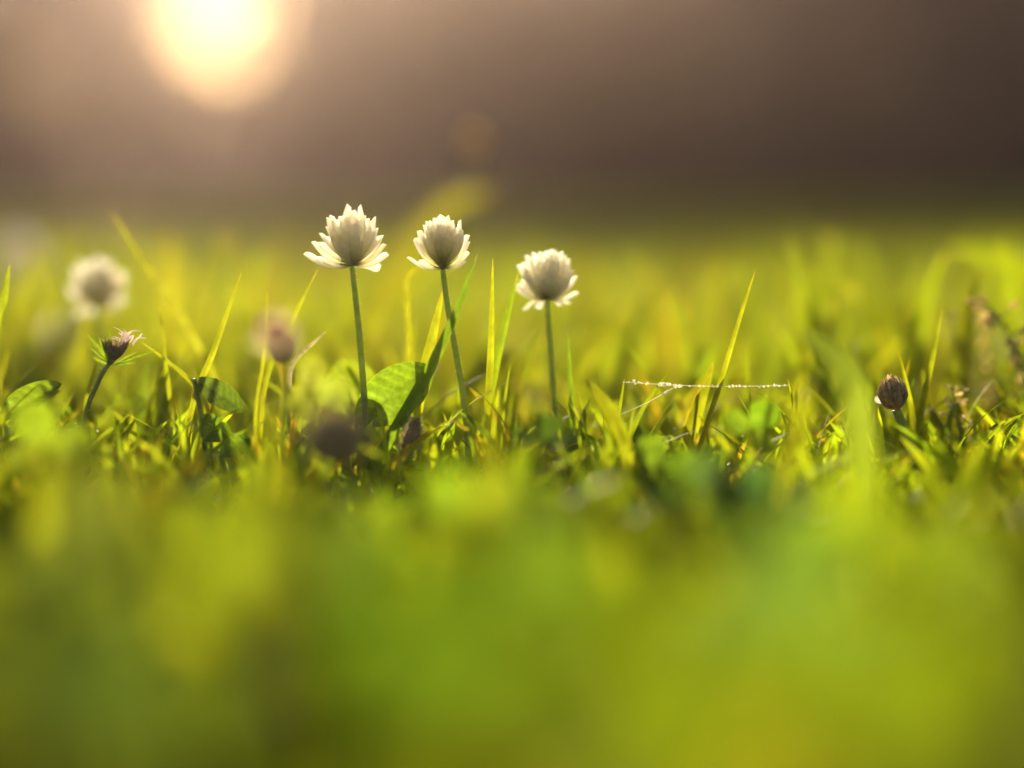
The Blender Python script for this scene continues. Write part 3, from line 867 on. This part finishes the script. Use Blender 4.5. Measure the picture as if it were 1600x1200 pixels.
# ------------------------------------------------------------------ buds and withered heads
def bud(label, foot_px, head, stem_pts, d, wpx, hpx, tone, name='clover_bud', cat='bud', scales=70, seed=2, pale=None, tilt=0.0, stem_w=11):
    rr = random.Random(seed)
    c = at(head[0], head[1], d)
    pts = [c] + [at(p[0], p[1], d) for p in stem_pts]
    ft = Vector((pts[-1].x + (pts[-1].x - pts[-2].x) * 0.4, pts[-1].y, -0.001))
    pts.append(ft)
    root = empty(name, ft)
    tag(root, label, cat)
    st = MB()
    path = catmull([tuple(p) for p in reversed(pts)], 16)
    st.tube([p - np.array(ft) for p in path], pxs(stem_w, d) * 0.5, 10)
    for _ in range(60):
        i = rr.randrange(3, 15)
        p = Vector(path[i]) - ft
        q = Vector((rr.gauss(0, 1), rr.gauss(0, 1), rr.gauss(0, 0.5) + 0.2)).normalized()
        r = pxs(stem_w, d) * 0.5
        st.tube([p + q * r * 0.9, p + q * (r + rr.uniform(0.0002, 0.0005))], [0.00005, 0.000015], 3, (1.7, 1.6, 3))
    st.build('stem', M_STEM, root)
    ax = Vector((math.sin(tilt), 0, math.cos(tilt)))
    e1 = ax.orthogonal().normalized(); e2 = ax.cross(e1)
    w, h = pxs(wpx, d) * 0.5, pxs(hpx, d)
    hd = MB()
    hd.blob(c - ft + ax * h * 0.45, (w * 0.82, h * 0.45), ax, 14, 9, tone, 0.06)
    for k in range(scales):
        v = (k + 0.5) / scales
        th = k * 2.39996
        z = h * (0.02 + 0.80 * v)
        rad = w * 0.80 * math.sin(math.pi * (0.12 + 0.80 * v)) ** 0.7
        rv = e1 * math.cos(th) + e2 * math.sin(th)
        b = c - ft + ax * z + rv * rad
        axis = (ax * 1.0 + rv * (0.75 - 0.9 * v)).normalized()
        kk = rr.uniform(0.7, 1.35)
        ln = h * (0.26 if scales < 100 else 0.30) * rr.uniform(0.8, 1.25)
        hd_t = tuple(kk * a for a in tone)
        m0 = len(hd.c)
        petal(hd, b, axis, rv, ln, w * (0.30 if scales < 100 else 0.17), bend=0.15, fold=0.6, warm=0.0, n=5)
        hd.c[m0:] = [hd_t] * (len(hd.c) - m0)
    hd.build('head', M_BROWN, root)
    if pale:
        pm = MB()
        for (px, py, dx, dy, ln, wd) in pale:
            b = at(px, py, d - 0.001) - ft
            a = (_rt * dx - _up * dy).normalized()
            petal(pm, b, a, -_fwd, pxs(ln, d), pxs(wd, d), warm=0.3)
        pm.build('petal', M_PETAL, root)
    return root


bud('small brown clover bud with one pale petal on a slanted stem', None, (1400, 640), [(1412, 670), (1432, 720)], .59, 50, 50, (1.9, 1.9, 1.8), scales=150, seed=4, tilt=-0.22,
    pale=[(1392, 634, -1.0, -0.55, 28, 13)], stem_w=15)
bud('blurred purple brown bud left of the leftmost sharp clover', None, (446, 568), [(446, 610), (444, 660)], .553, 46, 56, (0.95, 0.72, 0.70), seed=6, stem_w=7, tilt=-0.25)
clover_flower('very soft pinkish clover head nearer than the purple bud', (432, 548), [(430, 600), (428, 680)], .475, STY_CUP, 0.68, 23, tone=(1.0, 0.86, 0.84), full=False, stem_w=8)
bud('dark withered clover head, blurred, below the left clover stem', None, (530, 732), [(535, 790), (540, 840)], .465, 120, 92, (1.6, 1.65, 1.4), name='withered_flower', cat='flower', seed=8, tilt=-0.15)


bud('very blurred pale seed head standing alone against the dark shrubs', None, (741, 238), [(735, 300), (715, 400), (700, 480)], .93, 36, 40, (2.2, 2.0, 1.3), name='seed_head', cat='seed head', seed=31, scales=40, stem_w=5)


def pink_flower():
    d = .588
    ft = at(120, 700, d); ft.z = -0.001
    root = empty('pink_flower', ft)
    tag(root, 'small ragged pink flower tuft with spiky green bracts, low at the left', 'flower')
    st = MB()
    pts = [ft, at(130, 660, d), at(152, 600, d), at(166, 574, d), at(176, 562, d)]
    path = catmull([tuple(p) for p in pts], 14)
    st.tube([p - np.array(ft) for p in path], [pxs(3.6, d)] * 12 + [pxs(5, d)] * 2, 8)
    for k in range(120):
        i = random.randrange(3, 13)
        p = Vector(path[i]) - ft
        q = Vector((random.gauss(0, 1), random.gauss(0, 1), 0.3)).normalized()
        st.tube([p + q * pxs(3.2, d), p + q * pxs(random.uniform(6, 11), d)], [0.00005, 0.000015], 3, (1.7, 1.6, 3))
    st.build('stem', M_STEM, root)
    c = at(176, 566, d) - ft
    ca = MB()
    for k in range(26):
        th = k * 2.4
        a = (_up * 1.0 + _rt * (0.25 + 0.75 * math.cos(th)) + _fwd * 0.7 * math.sin(th)).normalized()
        petal(ca, c + a * pxs(2, d), a, _rt * math.cos(th) + _fwd * math.sin(th), pxs(random.uniform(22, 44), d), pxs(8, d), warm=0, n=6)
        ca.tube([c + a * pxs(24, d), c + a * pxs(random.uniform(40, 52), d) + _rt * pxs(random.uniform(-5, 5), d)], [0.0001, 0.00002], 3, (1.4, 1.3, 1))
    ca.build('calyx', M_BROWN, root)
    for (dx, dy, ln, w) in [(-0.75, 0.85, 66, 7), (-0.4, 1.0, 52, 9), (-0.95, 0.45, 40, 7), (0.95, 0.28, 74, 5), (0.9, 0.45, 44, 6), (-0.15, 1.0, 56, 6), (-0.3, 0.7, 46, 9), (-0.9, 0.75, 50, 4), (1.0, 0.05, 40, 6)]:
        br = MB()
        a = (_rt * dx + _up * dy - _fwd * random.uniform(-0.4, 0.4)).normalized()
        s_ = a.cross(_fwd).normalized()
        leaflet_mesh(br, c - _up * pxs(5, d), a, -_fwd + s_ * random.uniform(-0.8, 0.8), pxs(ln, d), pxs(w, d), 0.5, (1.1, 1.0, 1.2), False, 0.12, 8, 0.5)
        br.build('bract', M_LEAF, root)
    for k in range(18):
        th = k * 2.4
        pm = MB()
        rad = math.sqrt((k + 0.5) / 18)
        b = c + _up * pxs(30 + random.uniform(-5, 5), d) + _rt * pxs(20 + 15 * rad * math.cos(th), d) + _fwd * pxs(12 * rad * math.sin(th), d)
        a = (_up + _rt * (0.4 + 0.8 * math.cos(th) * rad) + _fwd * 0.7 * math.sin(th) * rad).normalized()
        petal(pm, b, a, _rt * math.cos(th) + _fwd * math.sin(th), pxs(random.uniform(14, 26), d), pxs(random.uniform(4, 8), d), warm=0, n=6, bend=random.uniform(-0.6, 0.2))
        pm.build('petal', M_PINK, root)


pink_flower()


def bristle_head():
    d = .583
    ft = at(618, 745, d); ft.z = -0.001
    root = empty('bristly_seed_head', ft)
    tag(root, 'grey bristly seed head low between the left and middle clover', 'seed head')
    a, b = at(632, 725, d) - ft, at(650, 655, d) - ft
    st = MB()
    st.tube([Vector((0, 0, 0)), a * 0.6, a], pxs(3, d), 6)
    st.build('stem', M_STEM, root)
    core = MB()
    ax = (b - a)
    core.blob((a + b) * 0.5, (pxs(11, d), ax.length * 0.5), ax, 10, 8, (1.2, 1.3, 1.6), 0.15)
    core.build('spike', M_BROWN, root)
    br = MB()
    axn = ax.normalized()
    e1 = axn.orthogonal().normalized(); e2 = axn.cross(e1)
    for k in range(420):
        v = random.random()
        th = random.uniform(0, 6.28)
        rv = e1 * math.cos(th) + e2 * math.sin(th)
        p = a + ax * v + rv * pxs(10, d) * math.sin(math.pi * (0.1 + 0.8 * v))
        q = (rv * 0.9 + axn * random.uniform(0.2, 1.2)).normalized()
        br.tube([p, p + q * pxs(random.uniform(8, 16), d)], [0.00011, 0.00003], 3, (1, 1, 1.3))
    o = br.build('bristle', M_STRAW, root)
    o['kind'] = 'stuff'


bristle_head()


def small_spikelet_leaf():
    # the dry downy bract that sticks out right of the purple bud
    blade('dry downy sprig sticking out right of the purple bud', [(452, 600, .588), (462, 562, .588), (485, 540, .588), (509, 518, .588)], 9, (0.34, 0.34, 0.24), 0.3, name='dry_sprig', mat=M_STRAW)


small_spikelet_leaf()


# ------------------------------------------------------------------ flowering grass at the right
def panicle(label, pts, d, count, seed, scale=1.0):
    rr = random.Random(seed)
    W = [at(p[0], p[1], d) for p in pts]
    ft = Vector((W[0].x, W[0].y, -0.001))
    root = empty('flowering_grass', ft)
    tag(root, label, 'grass seed head')
    path = [Vector(p) for p in catmull([tuple(ft)] + [tuple(p) for p in W], 26)]
    st = MB()
    st.tube([p - ft for p in path], [pxs(4.5, d) * (1 - 0.6 * i / 25) for i in range(26)], 6)
    st.build('stem', M_STEM, root)
    for k in range(count):
        i = int(11 + 14 * k / count)
        p = path[i]
        side = rr.choice((-1, 1))
        v = (_rt * side * rr.uniform(0.3, 1) + _up * rr.uniform(0.1, 0.9) + _fwd * rr.uniform(-0.7, 0.7)).normalized()
        ln = pxs(rr.uniform(8, 34), d) * scale
        e = p + v * ln
        br = MB()
        br.tube([p - ft, e - ft], [pxs(1.3, d), pxs(0.9, d)], 4)
        b = br.build('branch', M_STEM, root)
        sp = MB()
        for q in range(3):
            dv = (v + Vector((rr.gauss(0, .35), rr.gauss(0, .35), rr.gauss(0, .35)))).normalized()
            sp.blob(e - ft + dv * pxs(6, d) * (0.5 + q * 0.6), (pxs(3.6, d) * scale, pxs(8, d) * scale), dv, 6, 5, (rr.uniform(0.8, 1.3),) * 3, 0.2)
        sp.build('spikelet', M_STRAW, b)


panicle('flowering grass with pale spikelets at the right edge', [(1610, 700), (1605, 600), (1582, 530), (1540, 470)], .64, 26, 3)
panicle('faint flowering grass with small spikelets left of the one at the edge', [(1535, 700), (1530, 620), (1518, 550), (1500, 490)], .68, 20, 5, 0.8)
panicle('low flowering grass with tiny pale flowers by the arching blades', [(1510, 760), (1505, 700), (1495, 650), (1485, 600)], .61, 14, 8, 0.7)


# ------------------------------------------------------------------ dewy spider threads
def thread(label, a, b, drops, d, seed, sag=0.0):
    rr = random.Random(seed)
    A, B = at(a[0], a[1], d), at(b[0], b[1], d)
    root = empty('spider_thread', A)
    tag(root, label, 'spider thread')
    t = MB()
    pts = [(A + (B - A) * k / 12 - A) + Vector((0, 0, -sag * math.sin(math.pi * k / 12))) for k in range(13)]
    t.tube(pts, pxs(0.32, d), 5)
    t.build('strand', M_DEW, root)
    for (u, r) in drops:
        m = MB()
        p = (B - A) * u + Vector((0, 0, -sag * math.sin(math.pi * u))) + Vector((rr.gauss(0, 1), rr.gauss(0, 1), rr.gauss(0, 1))) * pxs(r * 0.4, d)
        m.blob(p, (pxs(r, d), pxs(r * 0.9, d)), Vector((1, 0, 0.2)), 8, 6, (1, 1, 1), 0.25)
        m.build('dewdrop', M_DEW, root)


rr = random.Random(21)
dl = [(rr.random() ** 1.3 * 0.98, rr.uniform(0.8, 2.0)) for _ in range(46)]
dl += [(0.21, 2.6), (0.222, 3.4), (0.235, 3.0), (0.245, 3.8), (0.26, 3.0), (0.275, 2.6), (0.07, 2.8), (0.09, 2.2), (0.31, 3.6), (0.34, 3.2), (0.54, 2.4), (0.57, 2.2), (0.66, 2.6), (0.70, 2.2), (0.74, 1.9), (0.91, 1.8)]
thread('long level spider thread beaded with dew right of the clover', (976, 597), (1232, 602), dl, .589, 2, 0.0006)
thread('short slanting spider thread below the long beaded one', (968, 648), (1052, 606), [(0.82, 2.6), (0.84, 3.4), (0.86, 3.0), (0.89, 2.4), (0.1, 0.9), (0.4, 0.8)], .589, 3, 0.0004)


# ------------------------------------------------------------------ loose dewdrops in the sward
for k in range(46):
    px, d = rr.choice((rr.uniform(0, 1600), rr.uniform(820, 1250), rr.uniform(0, 240))), rr.uniform(.56, .78)
    p = at(px, 600, d); p.z = rr.uniform(0.008, 0.022)
    m = MB()
    m.blob(p, (rr.uniform(0.00016, 0.00034),) * 2, Vector((0, 0, 1)), 8, 6, (1, 1, 1), 0.1)
    tag(m.build('dewdrop', M_DEW, origin=p), 'tiny bright dewdrop caught low among the grass tips', 'dewdrop', 'dewdrops in the grass')


# ------------------------------------------------------------------ haze in the evening air
def haze():
    m, nt, out = nodes('haze')
    pv = nt.nodes.new('ShaderNodeVolumePrincipled')
    pv.inputs['Color'].default_value = (1.0, 0.75, 0.69, 1)
    pv.inputs['Density'].default_value = 0.0035
    pv.inputs['Anisotropy'].default_value = 0.88
    nt.links.new(pv.outputs[0], out.inputs['Volume'])
    mb = MB()
    x0, x1, y0, y1, z0, z1 = -215, 215, -75, 265, -1.0, 3.8
    mb.add([(x0, y0, z0), (x1, y0, z0), (x1, y1, z0), (x0, y1, z0), (x0, y0, z1), (x1, y0, z1), (x1, y1, z1), (x0, y1, z1)],
           [(0, 3, 2, 1), (4, 5, 6, 7), (0, 1, 5, 4), (1, 2, 6, 5), (2, 3, 7, 6), (3, 0, 4, 7)])
    o = mb.build('haze', m, smooth=False)
    tag(o, 'thin sunlit evening haze over the lawn', 'haze', kind='stuff')


haze()
